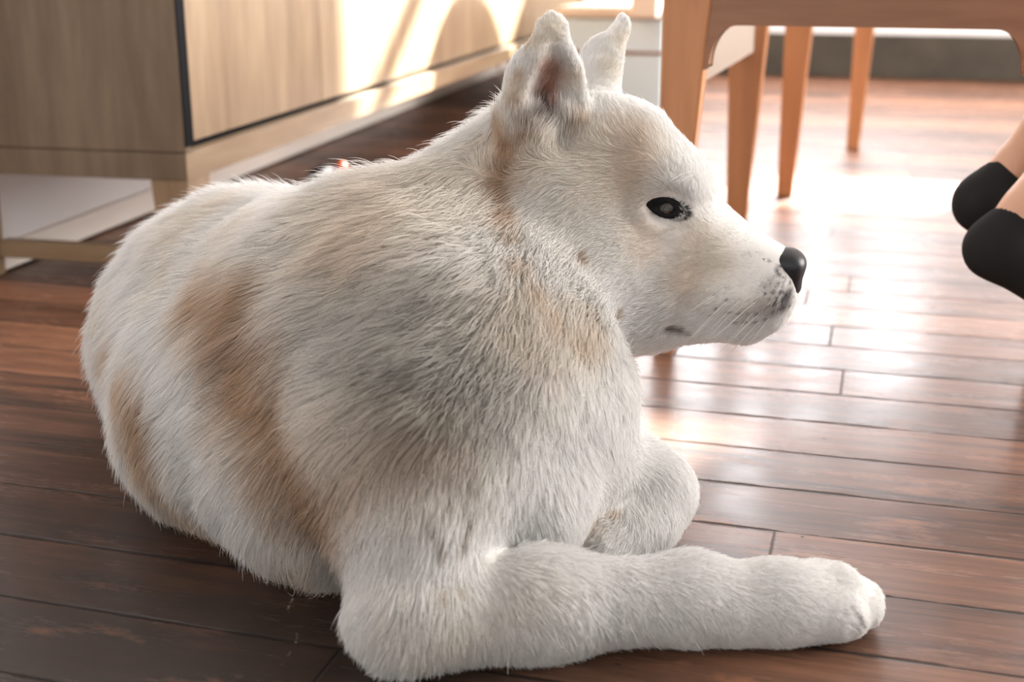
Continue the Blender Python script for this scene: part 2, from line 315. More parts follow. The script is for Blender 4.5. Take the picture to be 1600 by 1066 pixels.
# ------------------------------------------------------------------ the dog: shape as a blended distance field, meshed in one piece
FH=v(-math.sin(yaw),math.cos(yaw),0)  # horizontal camera forward
def PZ(px,z,d):
    rz=(z-H)/d; py=533-(rz+math.sin(pitch))/math.cos(pitch)*F
    return P(px,py,d)
HY=math.radians(14)
T=-FH
HN=T*math.cos(HY)-rt*math.sin(HY)      # head side toward camera
HF0=rt*math.cos(HY)+T*math.sin(HY)
HU0=v(0,0,1)
HM=P(935,270,1.13)
def HP(px,py,n):   # point seen at pixel lying n metres toward camera of the sagittal plane
    r=ray(px,py); t=(n-(C-HM)@HN)/(r@HN); return C+r*t
def mir(p): return p-2*((p-HM)@HN)*HN
class Grid:
    def __init__(s,lo,hi,h):
        s.lo=np.array(lo,float); s.h=h
        s.n=np.ceil((np.array(hi)-s.lo)/h).astype(int)+1
        s.ax=[s.lo[i]+h*np.arange(s.n[i]) for i in range(3)]
        s.f=np.full(s.n,0.2,np.float32)
    def sub(s,lo,hi):
        sl=[]
        for i in range(3):
            a=max(0,int((lo[i]-s.lo[i])/s.h)); b=min(s.n[i],int((hi[i]-s.lo[i])/s.h)+2)
            sl.append(slice(a,max(a,b)))
        X=s.ax[0][sl[0]][:,None,None];Y=s.ax[1][sl[1]][None,:,None];Z=s.ax[2][sl[2]][None,None,:]
        return tuple(sl),X,Y,Z
    def comb(s,sl,d,k,op):
        a=s.f[sl]; d=d.astype(np.float32)
        if op=='u':
            h=np.maximum(k-np.abs(a-d),0)/k; s.f[sl]=np.minimum(a,d)-h*h*k*.25
        else:
            d=-d; h=np.maximum(k-np.abs(a-d),0)/k; s.f[sl]=np.maximum(a,d)+h*h*k*.25
    def cone(s,a,b,ra,rb,k=.03,op='u',flat=None):
        m=max(ra,rb)+k+.02
        lo=np.minimum(a,b)-m; hi=np.maximum(a,b)+m
        sl,X,Y,Z=s.sub(lo,hi)
        ba=b-a; L2=ba@ba
        px,py,pz=X-a[0],Y-a[1],Z-a[2]
        t=np.clip((px*ba[0]+py*ba[1]+pz*ba[2])/max(L2,1e-12),0,1)
        qx,qy,qz=px-ba[0]*t,py-ba[1]*t,pz-ba[2]*t
        if flat is not None:   # flat=(normal, factor): distances along normal are stretched by factor
            n,fa=flat; dn=qx*n[0]+qy*n[1]+qz*n[2]
            w=math.sqrt(1)
            q2=qx*qx+qy*qy+qz*qz+dn*dn*(fa*fa-1)
        else: q2=qx*qx+qy*qy+qz*qz
        d=np.sqrt(q2)-(ra+(rb-ra)*t)
        s.comb(sl,d,k,op)
    def ell(s,c,r,ax=None,k=.03,op='u'):
        r=np.array(r,float); m=r.max()+k+.02
        sl,X,Y,Z=s.sub(c-m,c+m)
        if ax is None: ax=np.eye(3)
        dx,dy,dz=X-c[0],Y-c[1],Z-c[2]
        q=[(dx*ax[i][0]+dy*ax[i][1]+dz*ax[i][2]) for i in range(3)]
        k0=np.sqrt(sum((q[i]/r[i])**2 for i in range(3)))
        k1=np.sqrt(sum((q[i]/r[i]**2)**2 for i in range(3)))
        d=k0*(k0-1)/np.maximum(k1,1e-6)
        s.comb(sl,d,k,op)
def nets(g):
    f=g.f; ins=f<0
    c=np.zeros(np.array(f.shape)-1,np.uint8)
    for i in (0,1):
        for j in (0,1):
            for k in (0,1):
                c+=ins[i:i+c.shape[0],j:j+c.shape[1],k:k+c.shape[2]]
    act=(c>0)&(c<8); idx=np.full(act.shape,-1,np.int64); A=np.argwhere(act); idx[act]=np.arange(len(A))
    acc=np.zeros((len(A),3)); cnt=np.zeros(len(A))
    co=[(i,j,k) for i in (0,1) for j in (0,1) for k in (0,1)]
    for p in co:
        for ax in range(3):
            if p[ax]==0:
                q=list(p); q[ax]=1
                fa=f[A[:,0]+p[0],A[:,1]+p[1],A[:,2]+p[2]]; fb=f[A[:,0]+q[0],A[:,1]+q[1],A[:,2]+q[2]]
                m=(fa<0)!=(fb<0); t=np.where(m,fa/np.where(m,fa-fb,1),0)
                pos=np.tile(np.array(p,float),(len(A),1)); pos[:,ax]+=t
                acc[m]+=pos[m]; cnt[m]+=1
    V=(A+acc/cnt[:,None])*g.h+g.lo
    Fs=[]
    for ax in range(3):
        b,c2=[(1,2),(2,0),(0,1)][ax]
        s0=[slice(None)]*3; s1=[slice(None)]*3; s0[ax]=slice(0,-1); s1[ax]=slice(1,None)
        a0=ins[tuple(s0)]; a1=ins[tuple(s1)]
        E=np.argwhere(a0!=a1)
        E=E[(E[:,b]>0)&(E[:,c2]>0)&(E[:,b]<f.shape[b]-1)&(E[:,c2]<f.shape[c2]-1)]
        def ci(db,dc):
            e=E.copy(); e[:,b]+=db; e[:,c2]+=dc; return idx[e[:,0],e[:,1],e[:,2]]
        Q=np.stack([ci(-1,-1),ci(0,-1),ci(0,0),ci(-1,0)],1)
        fl=a0[E[:,0],E[:,1],E[:,2]]
        Q[~fl]=Q[~fl][:,::-1]
        Fs.append(Q)
    return V,np.concatenate(Fs)
def build_dog(h=.0035):
    g=Grid((-.98,.66,-.006),(.16,1.72,.50),h)
    c=g.cone; e=g.ell
    # --- trunk
    c(P(350,492,1.42),P(400,520,1.33),.113,.118,k=.05)                    # pelvis
    c(P(312,556,1.30),P(380,645,1.20),.092,.100,k=.06)                    # near thigh
    c(P(415,520,1.30),P(560,560,1.16),.125,.132,k=.06)                    # ribcage
    c(P(385,640,1.18),P(520,715,1.08),.093,.098,k=.06)                    # flank
    c(P(560,560,1.16),P(715,610,1.05),.125,.110,k=.06)                    # shoulders
    c(P(530,492,1.22),P(650,467,1.16),.072,.088,k=.05)                    # withers
    c(P(660,460,1.14),P(838,306,1.13),.094,.076,k=.045)                    # neck top
    c(P(700,520,1.08),P(860,440,1.13),.100,.070,k=.045)                    # neck low
    c(P(800,560,1.10),P(850,630,1.10),.090,.068,k=.05)                    # chest
    c(P(838,650,1.09),P(800,780,1.04),.066,.062,k=.05)                    # lower chest
    # --- near fore leg
    c(P(650,700,.98),PZ(648,.050,.935),.080,.038,k=.04)
    c(PZ(635,.034,.93),PZ(850,.034,.95),.034,.035,k=.03)
    c(PZ(850,.034,.95),PZ(1080,.032,.965),.034,.029,k=.025)
    c(PZ(1080,.032,.965),PZ(1210,.028,.972),.029,.0260,k=.02)
    c(PZ(1210,.028,.972),PZ(1300,.0265,.982),.0255,.0245,k=.02)
    c(PZ(1150,.024,.960),PZ(1300,.020,.962),.021,.018,k=.015)
    for i,(x,d,r) in enumerate(((1324,1.002,.0150),(1346,.991,.0155),(1347,.977,.0155),(1326,.965,.0145))):
        c(PZ(1270,.028,.982+(d-.982)*.6),PZ(x,r+.003,d),.018,r,k=.007)
    # --- far fore leg, folded at the wrist
    c(P(860,720,1.10),P(995,762,1.13),.054,.040,k=.03)
    c(PZ(985,.048,1.13),PZ(1022,.043,1.12),.039,.035,k=.02)
    c(PZ(1010,.030,1.10),PZ(930,.026,1.06),.028,.024,k=.012)
    # --- head
    HX=(HF0,HN,HU0)
    def both(fn,n,*pts,**kw):
        fn(*[HP(x,y,n_) for x,y,n_ in pts]+list(n),**kw)
        fn(*[mir(HP(x,y,n_)) for x,y,n_ in pts]+list(n),**kw)
    e(HP(922,264,0),(.074,.067,.063),HX,k=.03)
    c(HP(978,268,0),HP(1008,290,0),.050,.044,k=.03)
    both(c,(.020,.018),(1000,262,.030),(1052,292,.026),k=.02)             # brow ridge
    both(c,(.048,.046),(865,330,.042),(905,410,.044),k=.025)              # cheek
    both(c,(.044,.036),(940,400,.036),(1010,430,.022),k=.03)
    both(c,(.033,.034),(858,390,.060),(935,478,.044),k=.016)               # cheek ruff
    c(HP(900,420,0),HP(1000,460,0),.068,.050,k=.03)
    c(HP(1030,330,0),HP(1090,388,0),.046,.040,k=.03)
    c(HP(1080,375,0),HP(1198,420,0),.039,.0250,k=.015)                    # muzzle
    both(c,(.025,.021),(1110,452,.016),(1192,454,.012),k=.015); c(HP(1180,450,0),HP(1209,452,0),.024,.0205,k=.012)            # upper lip
    c(HP(1040,484,0),HP(1165,492,0),.031,.0215,k=.014); c(HP(1165,492,0),HP(1196,485,0),.0205,.0175,k=.014)                     # lower jaw
    # mouth corner, eye socket, crease behind the cheek
    both(c,(.004,.0025),(1038,508,.034),(1082,520,.030),k=.008,op='s')
    both(e,((.016,.010,.011),HX),(1042,326,.050),k=.012,op='s')
    # wrinkles of loose skin inside the elbow
    for a_,b_ in (((672,740),(700,840)),((745,720),(735,820)),((690,700),(700,760)),((672,905),(730,925))):
        pass
    # --- ears
    En=(HN*.80+HF0*.60); EW=np.cross(HU0,En); 
    b0,b1,b2=HP(850,245,.050),HP(852,135,.058),HP(862,50,.064)
    c(b0,b1,.046,.035,k=.012,flat=(En,1.8)); c(b1,b2,.033,.0150,k=.008,flat=(En,2.0))
    c(HP(798,262,.058),HP(800,185,.060),.013,.012,k=.007)                 # outer pocket fold
    m0,m1,m2=HP(862,196,.050)+En*.027,HP(858,150,.054)+En*.024,HP(863,82,.062)+En*.0135
    c(m0,m1,.021,.027,k=.010,op='s'); c(m1,m2,.027,.0125,k=.006,op='s')
    c(HP(846,184,.045)+En*.010,HP(850,165,.052)+En*.006,.010,.008,k=.012,op='s')
    Ef=(-HN*.55+HF0*.84)
    f0,f1,f2=mir(HP(878,250,.048)),HP(940,104,-.060),HP(972,42,-.062)
    c(HP(925,160,-.048),f1,.038,.026,k=.016,flat=(Ef,1.6)); c(f1,f2,.026,.0110,k=.008,flat=(Ef,1.6))
    c(HP(930,150,-.052)+Ef*.026,HP(962,75,-.06)+Ef*.015,.020,.009,k=.008,op='s')
    return g
# colours of the coat and of bare skin, linear
WHT=(.90,.885,.86); CRM=(.84,.785,.705); TAN=(.56,.39,.24); DTAN=(.40,.25,.14); GRY=(.44,.43,.39); PINK=(.52,.27,.19)
dg=build_dog(); V,Q=nets(dg)
me=bpy.data.meshes.new('dog'); nv,nq=len(V),len(Q)
me.vertices.add(nv); me.vertices.foreach_set('co',V.astype(np.float32).ravel())
me.loops.add(nq*4); me.loops.foreach_set('vertex_index',Q.astype(np.int32).ravel())
me.polygons.add(nq); me.polygons.foreach_set('loop_start',np.arange(0,nq*4,4,dtype=np.int32)); me.polygons.foreach_set('loop_total',np.full(nq,4,np.int32))
me.update(); me.validate(); me.polygons.foreach_set('use_smooth',np.ones(nq,bool))
dog=bpy.data.objects.new('dog',me); COL.objects.link(dog)
tag(dog,'cream-white akita-type dog with tan patches lying on the wooden floor, head in profile','dog')
bvh=BVHTree.FromPolygons([tuple(x) for x in V],[tuple(int(i) for i in q) for q in Q])
def hit(px,py):
    r=ray(px,py); r=r/np.linalg.norm(r)
    h=bvh.ray_cast(Vector(C),Vector(r))
    return (np.array(h[0]),np.array(h[1])) if h[0] is not None else None
# ------------------------------------------------------------------ guides: where the coat flows, its length (mm), lift and softness
# (from x,y) (to x,y) length lift
GUI=[
 # muzzle and face
 (1190,400,1150,392,4,.25),(1150,365,1110,352,5,.2),(1180,450,1140,462,4,.3),(1120,420,1080,425,6,.25),(1120,480,1075,492,6,.3),
 (1165,500,1120,508,6,.35),(1215,478,1190,492,5,.45),(1200,505,1170,515,6,.4),(1080,350,1050,322,6,.2),(1090,300,1078,262,8,.3),(1060,250,1035,205,9,.3),
 (1010,200,965,172,10,.35),(1000,270,955,262,9,.25),(1030,355,985,372,8,.25),(960,330,915,345,11,.3),(1000,420,955,440,11,.3),
 (920,260,880,268,11,.3),(880,330,845,352,14,.35),(900,400,862,425,16,.35),(940,470,905,500,18,.4),(1040,500,1000,508,12,.35),(850,290,822,310,14,.35),
 (880,440,845,475,20,.4),(1000,510,960,530,16,.4),(830,380,812,420,18,.4),
 # ears
 (862,45,860,30,5,.3),(810,150,818,110,6,.3),(895,140,888,100,6,.3),(792,230,798,190,8,.35),(920,190,912,160,8,.3),(975,55,977,38,5,.3),(930,120,948,85,6,.3),
 (850,190,862,150,15,.5),(868,212,872,175,20,.6),(885,205,886,170,18,.55),(846,215,852,180,18,.55),(900,215,905,185,12,.4),
 # neck and back
 (770,200,735,225,24,.55),(700,230,660,255,30,.55),(760,320,722,370,28,.45),(640,260,595,290,32,.55),(560,310,515,335,32,.55),(700,330,655,365,32,.45),
 (620,360,570,395,34,.45),(500,340,455,365,34,.5),(800,430,765,480,26,.45),(740,430,690,475,32,.45),(650,450,600,485,34,.45),(560,440,505,470,34,.45),
 (830,520,800,570,24,.45),(780,540,735,585,28,.5),(700,540,655,580,32,.5),(620,560,570,600,34,.5),(540,560,490,600,34,.45),(740,620,705,665,24,.5),
 (640,640,600,680,28,.45),(560,650,520,700,32,.45),
 # rump and flank
 (450,400,395,425,32,.45),(400,320,350,328,26,.6),(330,320,285,340,26,.55),(260,360,215,400,26,.5),(340,400,290,430,30,.45),(230,450,195,500,28,.45),
 (380,500,335,545,32,.4),(300,530,260,590,32,.4),(180,520,165,580,24,.45),(450,540,405,590,32,.4),(400,640,360,700,32,.4),(260,660,240,720,26,.4),
 (200,640,190,700,22,.45),(480,660,440,720,32,.4),(330,740,310,790,26,.4),(420,760,395,815,28,.4),(500,760,470,820,30,.4),(350,830,345,860,22,.4),
 (450,860,450,900,26,.5),(530,860,520,910,30,.5),
 # chest
 (900,520,880,580,20,.4),(960,540,945,600,20,.4),(880,620,868,680,20,.4),(970,600,962,660,18,.45),(850,700,840,760,18,.4),(910,720,915,775,16,.4),
 (800,720,785,780,18,.4),(760,700,740,760,18,.4),(840,800,845,840,16,.4),
 # fore legs
 (700,760,685,820,17,.35),(620,760,608,820,20,.35),(570,820,560,870,24,.45),(650,860,640,910,16,.3),(720,860,715,905,14,.3),(590,930,578,975,20,.4),
 (610,1000,600,1030,16,.4),(660,960,655,1005,16,.35),(760,900,785,930,12,.3),(760,970,772,1010,14,.35),(860,890,895,915,11,.3),(880,960,895,995,13,.35),
 (980,890,1018,910,10,.3),(1000,950,1018,985,12,.4),(1100,900,1140,918,9,.3),(1110,960,1130,990,10,.4),(1200,910,1245,922,8,.3),(1220,965,1245,985,9,.35),
 (1300,920,1335,935,6,.3),(1300,970,1325,985,7,.3),(1350,930,1365,950,5,.3),
 (1000,700,1035,720,9,.3),(1060,760,1068,795,8,.3),(1000,790,1010,820,10,.35),(950,820,925,840,12,.4),(940,760,960,790,10,.3),
]
GP=[];GD=[];GL=[];GF=[]
for x0,y0,x1,y1,l,f in GUI:
    a=hit(x0,y0); b=hit(x1,y1)
    if a is None: continue
    d=(b[0]-a[0]) if b is not None and np.linalg.norm(b[0]-a[0])<.12 else rt*(x1-x0)-up*(y1-y0)
    d=d-a[1]*(d@a[1]); GP.append(a[0]); GD.append(d/np.linalg.norm(d)); GL.append(l/1000); GF.append(f)
GP=np.array(GP);GD=np.array(GD);GL=np.array(GL);GF=np.array(GF)
def field(p):
    d2=((p[:,None,:]-GP[None])**2).sum(2)+1e-6
    w=1/d2**2; w/=w.sum(1,keepdims=True)
    return w@GD,w@GL,w@GF
# ------------------------------------------------------------------ coat colour: coat patches and painted crease shade, each a soft spot at its place on the body
SPOT=[ # x,y, radius mm, colour, strength, and optional depth push
 (640,330,70,CRM,.7),(560,360,60,CRM,.6),(600,300,50,TAN,.25),(700,300,45,CRM,.6),(740,260,40,CRM,.6),(590,400,50,TAN,.35),
 (350,450,34,TAN,.75),(390,470,38,TAN,.8),(410,530,40,DTAN,.6),(430,590,42,TAN,.85),(450,640,40,TAN,.7),(480,700,42,TAN,.8),(500,760,42,TAN,.75),(515,810,36,DTAN,.55),(520,720,30,DTAN,.5),
 (400,560,26,DTAN,.5),(300,380,34,CRM,.8),(420,350,50,CRM,.7),(380,330,35,TAN,.25),(350,340,26,CRM,.7),(300,345,30,CRM,.6),
 (190,540,26,TAN,.55),(205,590,26,TAN,.7),(225,640,28,TAN,.8),(240,665,24,DTAN,.6),(240,700,34,TAN,.6),(270,770,40,TAN,.55),(320,820,40,TAN,.5),(400,870,45,TAN,.45),(470,880,40,TAN,.45),
 (175,480,30,CRM,.6),(160,600,40,CRM,.6),(280,440,30,CRM,.8),
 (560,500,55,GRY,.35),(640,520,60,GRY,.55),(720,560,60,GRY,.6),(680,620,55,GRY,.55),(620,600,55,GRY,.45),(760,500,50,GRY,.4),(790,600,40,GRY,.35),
 (620,680,38,TAN,.30),(700,690,34,TAN,.25),(560,720,36,TAN,.30),(540,650,34,CRM,.6),
 (840,530,34,TAN,.25),(800,480,40,CRM,.6),(900,500,34,CRM,.6),(930,520,22,TAN,.3),
 (775,215,14,TAN,.75),(785,250,14,TAN,.8),(793,285,12,DTAN,.6),(800,330,12,TAN,.6),(803,365,10,TAN,.45),(812,410,11,TAN,.4),(835,450,12,TAN,.4),(868,490,12,TAN,.4),(905,520,12,TAN,.35),(770,180,14,TAN,.4),(810,240,12,TAN,.5),  # crease behind ear and cheek, its shade painted as tan spots
 (800,150,12,CRM,.7),(830,70,14,CRM,.8),(862,45,16,CRM,.9),(895,130,12,CRM,.7),(815,265,18,TAN,.5),(860,250,22,CRM,.8),(905,235,12,TAN,.3),(912,200,9,TAN,.6),(890,215,9,TAN,.4),(800,170,9,TAN,.5),(808,130,8,TAN,.4),(785,235,8,DTAN,.7),(792,275,8,DTAN,.7),(797,300,8,DTAN,.7),(802,325,7,DTAN,.6),(822,75,8,TAN,.35),(815,225,6,DTAN,.5),(812,200,6,DTAN,.4),  # ear rim colours, plus shade of the grooves at the ear base
 (852,120,13,PINK,.7),(848,150,14,PINK,.95),(855,175,12,PINK,.6),(835,175,10,(.20,.10,.07),.8),(832,195,8,(.12,.08,.06),.8),(870,120,9,PINK,.5),(840,115,8,PINK,.5),
 (970,60,14,CRM,.9),(950,110,16,CRM,.8),
 (960,240,40,CRM,.7),(1000,220,28,TAN,.36),(940,290,34,CRM,.7),(1000,275,24,TAN,.30),(1010,370,24,TAN,.33),(1100,400,26,CRM,.7),(1075,440,24,TAN,.33),(920,395,5,DTAN,.5),
 (975,487,5,TAN,.8),(1090,370,16,TAN,.18),(900,350,36,CRM,.35),(1130,420,20,CRM,.6),
 (1046,508,4,(.24,.15,.10),.8),(1058,512,4.5,(.20,.12,.08),.9),(1070,516,4,(.22,.14,.10),.8),(1082,521,3.5,(.3,.2,.15),.6),
 (1208,440,7,(.30,.27,.25),.4),(1233,458,7,(.08,.075,.075),.9),(1230,474,7,(.14,.13,.13),.7),(1215,480,10,(.35,.31,.29),.5),(1195,470,12,(.60,.56,.52),.5),(1170,490,14,(.62,.58,.53),.4),

 (640,900,40,WHT,.6),(700,1000,30,CRM,.6),(800,960,40,CRM,.4),(620,960,30,CRM,.4),(930,820,16,TAN,.3),(960,800,6,TAN,.5),
 (680,785,3,(.25,.20,.15),.8),(684,803,3.2,(.25,.20,.15),.9),(690,822,3.2,(.25,.20,.15),.9),(694,840,4,(.25,.2,.15),.7),(703,770,4,(.30,.24,.18),.6),(732,775,3,(.25,.20,.14),.8),(735,795,3.2,(.22,.17,.12),.9),(728,815,3.2,(.25,.19,.14),.9),(724,833,4,(.25,.19,.14),.7),(740,740,5,(.3,.24,.18),.5),(748,715,5,(.3,.24,.18),.5),(700,725,5,(.33,.27,.2),.5),(690,915,5,(.5,.42,.32),.5),(715,905,5,(.5,.42,.32),.4),  # shade in the skin folds of the upper leg, painted as dark spots
 (1326,946,2.2,(.45,.44,.42),.7),(1332,953,2.2,(.35,.34,.33),.8),(1338,960,2.2,(.28,.27,.26),.9),(1343,967,2.2,(.25,.24,.23),.9),(1348,974,2.2,(.25,.24,.23),.9),(1336,972,2,(.4,.39,.37),.6),(1333,980,2,(.35,.34,.32),.6),  # shade in the cleft between the toes, painted as a dark line
 (918,392,4,(.35,.25,.16),.8),(922,400,3.5,(.35,.25,.16),.7),(975,486,4,(.36,.26,.16),.8),
 (1020,330,2.6,(.01,.01,.01),1),(1028,329,4.2,(.01,.01,.01),1),(1040,327,6.5,(.01,.01,.01),1),(1050,329,6,(.01,.01,.01),1),(1057,332,4,(.01,.01,.01),1),(1063,335,2.8,(.01,.01,.01),1),(1067,337,1.8,(.01,.01,.01),1),
]
SP=[];SR=[];SCo=[];SS=[]
for x,y,r,col,s in SPOT:
    a=hit(x,y)
    if a is None: continue
    SP.append(a[0]);SR.append(r/1000);SCo.append(col);SS.append(s)
WD=[(1140,447),(1161,446),(1125,458),(1142,466),(1159,467),(1174,468),(1186,468),(1146,486),(1162,488),(1177,487),(1189,487),(1172,501),(1188,500),(1125,480),(1120,490),(1203,495),(1172,398),(1187,396),(1158,503)]
rs=np.random.RandomState(3); ST=[]
while len(ST)<110:                      # dark stipple of the coat behind the nose leather
    x,y=rs.uniform(1178,1243),rs.uniform(385,510); dd=math.hypot((x-1222)/1.0,(y-(425 if y<425 else min(y,470)))/1.0)
    if rs.rand()<math.exp(-(dd/17)**2) : ST.append((x,y))
for x,y in ST:
    a=hit(x,y)
    if a is None: continue
    SP.append(a[0]);SR.append(rs.uniform(.0007,.0013));SCo.append((.06,.05,.05));SS.append(.85)
for x,y in WD:
    a=hit(x,y)
    if a is None: continue
    SP.append(a[0]);SR.append(.0014);SCo.append((.05,.04,.04));SS.append(1.0)
SP=np.array(SP);SR=np.array(SR)
for q,r,col,s_ in list(zip(SP,SR,SCo,SS)):      # the far eye's dark rim
    if col==(.01,.01,.01): SP=np.vstack([SP,mir(q)[None]]);SR=np.append(SR,r);SCo.append(col);SS.append(s_)
def n3(p,s,seed=0):
    """smooth pseudo-random field, -1..1"""
    r=np.random.RandomState(seed); o=np.zeros(len(p))
    for i in range(7):
        k=r.normal(size=3)*s; o+=np.sin(p@k+r.uniform(0,6.28))
    return o/3.2
def coat(p):
    c=np.tile(np.array(WHT),(len(p),1)); wob=np.stack([n3(p,60,i) for i in (1,2,3)],1)*.006
    for q,r,col,s in zip(SP,SR,SCo,SS):
        qq=p+wob*min(1,r*25)*(r>.003)
        i=np.nonzero(np.abs(qq-q).max(1)<2.2*r)[0]
        if not len(i): continue
        d2=((qq[i]-q)**2).sum(1)/(r*r)
        w=(min(1,s*1.15)*np.exp(-d2*1.2))[:,None]; c[i]=c[i]*(1-w)+np.array(col)*w
    return c
# vertex normals
FN=np.cross(V[Q[:,2]]-V[Q[:,0]],V[Q[:,3]]-V[Q[:,1]]); VN=np.zeros_like(V)
for k in range(4): np.add.at(VN,Q[:,k],FN)
VN/=np.linalg.norm(VN,axis=1)[:,None]+1e-12
fa=np.linalg.norm(FN,axis=1)*.5; fc=V[Q].mean(1)
ca=me.color_attributes.new('coat','FLOAT_COLOR','POINT'); vc=np.ones((nv,4),np.float32); vc[:,:3]=coat(V)*.9; ca.data.foreach_set('color',vc.ravel())
M_skin,nt,b=mat('undercoat'); an=N(nt,'ShaderNodeAttribute',attribute_name='coat'); nt.links.new(an.outputs['Color'],b.inputs['Base Color']); b.inputs['Roughness'].default_value=.9; b.inputs['Specular IOR Level'].default_value=.1
me.materials.append(M_skin)
def fur_mat(name):
    m=bpy.data.materials.new(name); m.use_nodes=True; nt=m.node_tree; nt.nodes.clear(); L=nt.links.new
    out=N(nt,'ShaderNodeOutputMaterial'); at=N(nt,'ShaderNodeAttribute',attribute_name='coat')
    df=N(nt,'ShaderNodeBsdfDiffuse'); tr=N(nt,'ShaderNodeBsdfTranslucent'); gl=N(nt,'ShaderNodeBsdfGlossy'); gl.inputs['Roughness'].default_value=.45; gl.inputs['Color'].default_value=(1,1,1,1)
    L(at.outputs['Color'],df.inputs['Color']); L(at.outputs['Color'],tr.inputs['Color'])
    m1=N(nt,'ShaderNodeMixShader'); m1.inputs[0].default_value=.45; L(df.outputs[0],m1.inputs[1]); L(tr.outputs[0],m1.inputs[2])
    m2=N(nt,'ShaderNodeMixShader'); m2.inputs[0].default_value=.05; L(m1.outputs[0],m2.inputs[1]); L(gl.outputs[0],m2.inputs[2]); L(m2.outputs[0],out.inputs[0])
    return m
M_fur=fur_mat('fur')
EYE=hit(1041,326); NOSE=HP(1232,418,0)
eyes=[EYE[0],mir(EYE[0])]
rng=np.random.RandomState(7)
def scatter(n_total,weight):
    w=fa*weight; cs=np.cumsum(w); cs/=cs[-1]
    f=np.searchsorted(cs,rng.rand(n_total)); u,v2=rng.rand(n_total,1),rng.rand(n_total,1)
    q=Q[f]; bl=lambda A:(A[q[:,0]]*(1-u)*(1-v2)+A[q[:,1]]*u*(1-v2)+A[q[:,2]]*u*v2+A[q[:,3]]*(1-u)*v2)
    p=bl(V); n=bl(VN); n/=np.linalg.norm(n,axis=1)[:,None]; return p,n
def nz(a): return a/(np.linalg.norm(a,axis=1)[:,None]+1e-9)
def build_curves(name,pts,rad,col,m,parent):
    n,k,_=pts.shape
    cu=bpy.data.hair_curves.new(name); cu.add_curves([k]*n)
    cu.attributes['position'].data.foreach_set('vector',pts.astype(np.float32).ravel())
    ra=cu.attributes.get('radius') or cu.attributes.new('radius','FLOAT','POINT'); ra.data.foreach_set('value',rad.astype(np.float32).ravel())
    at=cu.attributes.new('coat','FLOAT_COLOR','POINT'); c4=np.ones((n,k,4),np.float32); c4[...,:3]=col; at.data.foreach_set('color',c4.ravel())
    cu.materials.append(m); o=bpy.data.objects.new(name,cu); COL.objects.link(o)
    if parent: o.parent=parent
    return o
def grow(n_total):
    _,L0,_=field(fc)
    vis=((C-fc)*FN).sum(1)>-.15*np.linalg.norm(FN,axis=1)
    wt=np.clip(.020/L0,.7,2.6)*np.where(vis,1,.35)
    wt*=np.where(fc[:,2]<.004,.1,1)
    p,n=scatter(n_total,wt)
    keep=np.ones(len(p),bool)
    for e in eyes:
        d=p-e; a=d@HF0; u_=d@HU0+.12*a; keep&=((a/.0165)**2+(u_/.0080)**2)>1
    d=p-NOSE; keep&=(((d@HF0+.001)/.0215)**2+((d@HU0)/.021)**2+((d@HN)/.021)**2)>1
    p,n=p[keep],n[keep]
    D,Ln,Lf=field(p)
    D=D-n*(D*n).sum(1)[:,None]; D=nz(D); B=np.cross(n,D)
    soft=np.clip(Ln/.030,0,1)
    ang=n3(p,60,11)*.20*soft+n3(p,260,12)*.12+rng.normal(size=len(p))*.16
    D=D*np.cos(ang)[:,None]+B*np.sin(ang)[:,None]
    Ln=Ln*(1+.25*rng.normal(size=len(p)).clip(-1.6,2))*(1+.15*n3(p,70,13)); Lf=Lf*(1+.25*rng.normal(size=len(p)))
    long_=rng.rand(len(p))<.02*soft; Ln=np.where(long_,Ln*1.35,Ln)
    de=np.minimum(np.linalg.norm(p-eyes[0],axis=1),np.linalg.norm(p-eyes[1],axis=1)); Ln*=np.clip((de-.006)/.012,.5,1)
    dn=np.linalg.norm(p-NOSE,axis=1); Ln*=np.clip((dn-.010)/.03,.35,1)
    K=6; s=np.linspace(0,1,K)
    pts=np.zeros((len(p),K,3)); cur=p-n*.001; pts[:,0]=cur
    gdir=np.array([0,0,-1.])
    for k in range(1,K):
        t=(k-.5)/(K-1)
        th=(np.arcsin(np.clip(Lf,0.02,.95))*(1.25-.85*t))[:,None]
        d=D*np.cos(th)+n*np.sin(th)+gdir*(.10*t*soft)[:,None]
        cur=cur+nz(d)*(Ln/(K-1))[:,None]; pts[:,k]=cur
    # wavy, crimped undercoat on the shoulder
    wv=np.exp(-((p-hit(700,580)[0])**2).sum(1)/.10**2)
    for k in range(1,K):
        pts[:,k]+=B*((np.sin(s[k]*9+n3(p,400,21)*6)*.0014*wv*s[k])[:,None])
    # tufts
    from mathutils.kdtree import KDTree
    nc=len(p)//11; ci=rng.choice(len(p),nc,replace=False); kd=KDTree(nc)
    for i,j in enumerate(ci): kd.insert(Vector(p[j]),i)
    kd.balance(); near=ci[np.array([kd.find(x)[1] for x in p.tolist()])]
    ok=(np.linalg.norm(p-p[near],axis=1)<.012)&((n*n[near]).sum(1)>.6)
    cl=(.05+.30*soft)*np.where(ok,1,0)*rng.uniform(.5,1,len(p))
    for k in range(1,K):
        f=(cl*s[k]**1.3)[:,None]; pts[:,k]=pts[:,k]*(1-f)+(pts[near,k]+(p-p[near])*.15)*f
    pts[...,2]=np.maximum(pts[...,2],.0012)
    col=coat(p); jit=(1+.10*rng.normal(size=len(p)))[:,None]; col=np.clip(col*jit,.01,.93)
    cc=np.repeat(col[:,None,:],K,1); tip=np.linspace(.92,1.06,K)[None,:,None]; cc=np.clip(cc*tip,0,.93)
    r0=np.where(Ln>.02,.00027,.00021)[:,None]; rad=r0*np.array([1,1,.92,.75,.5,.12])[None]
    return build_curves('fur',pts,rad,cc,M_fur,dog)
fur=grow(NHAIR)
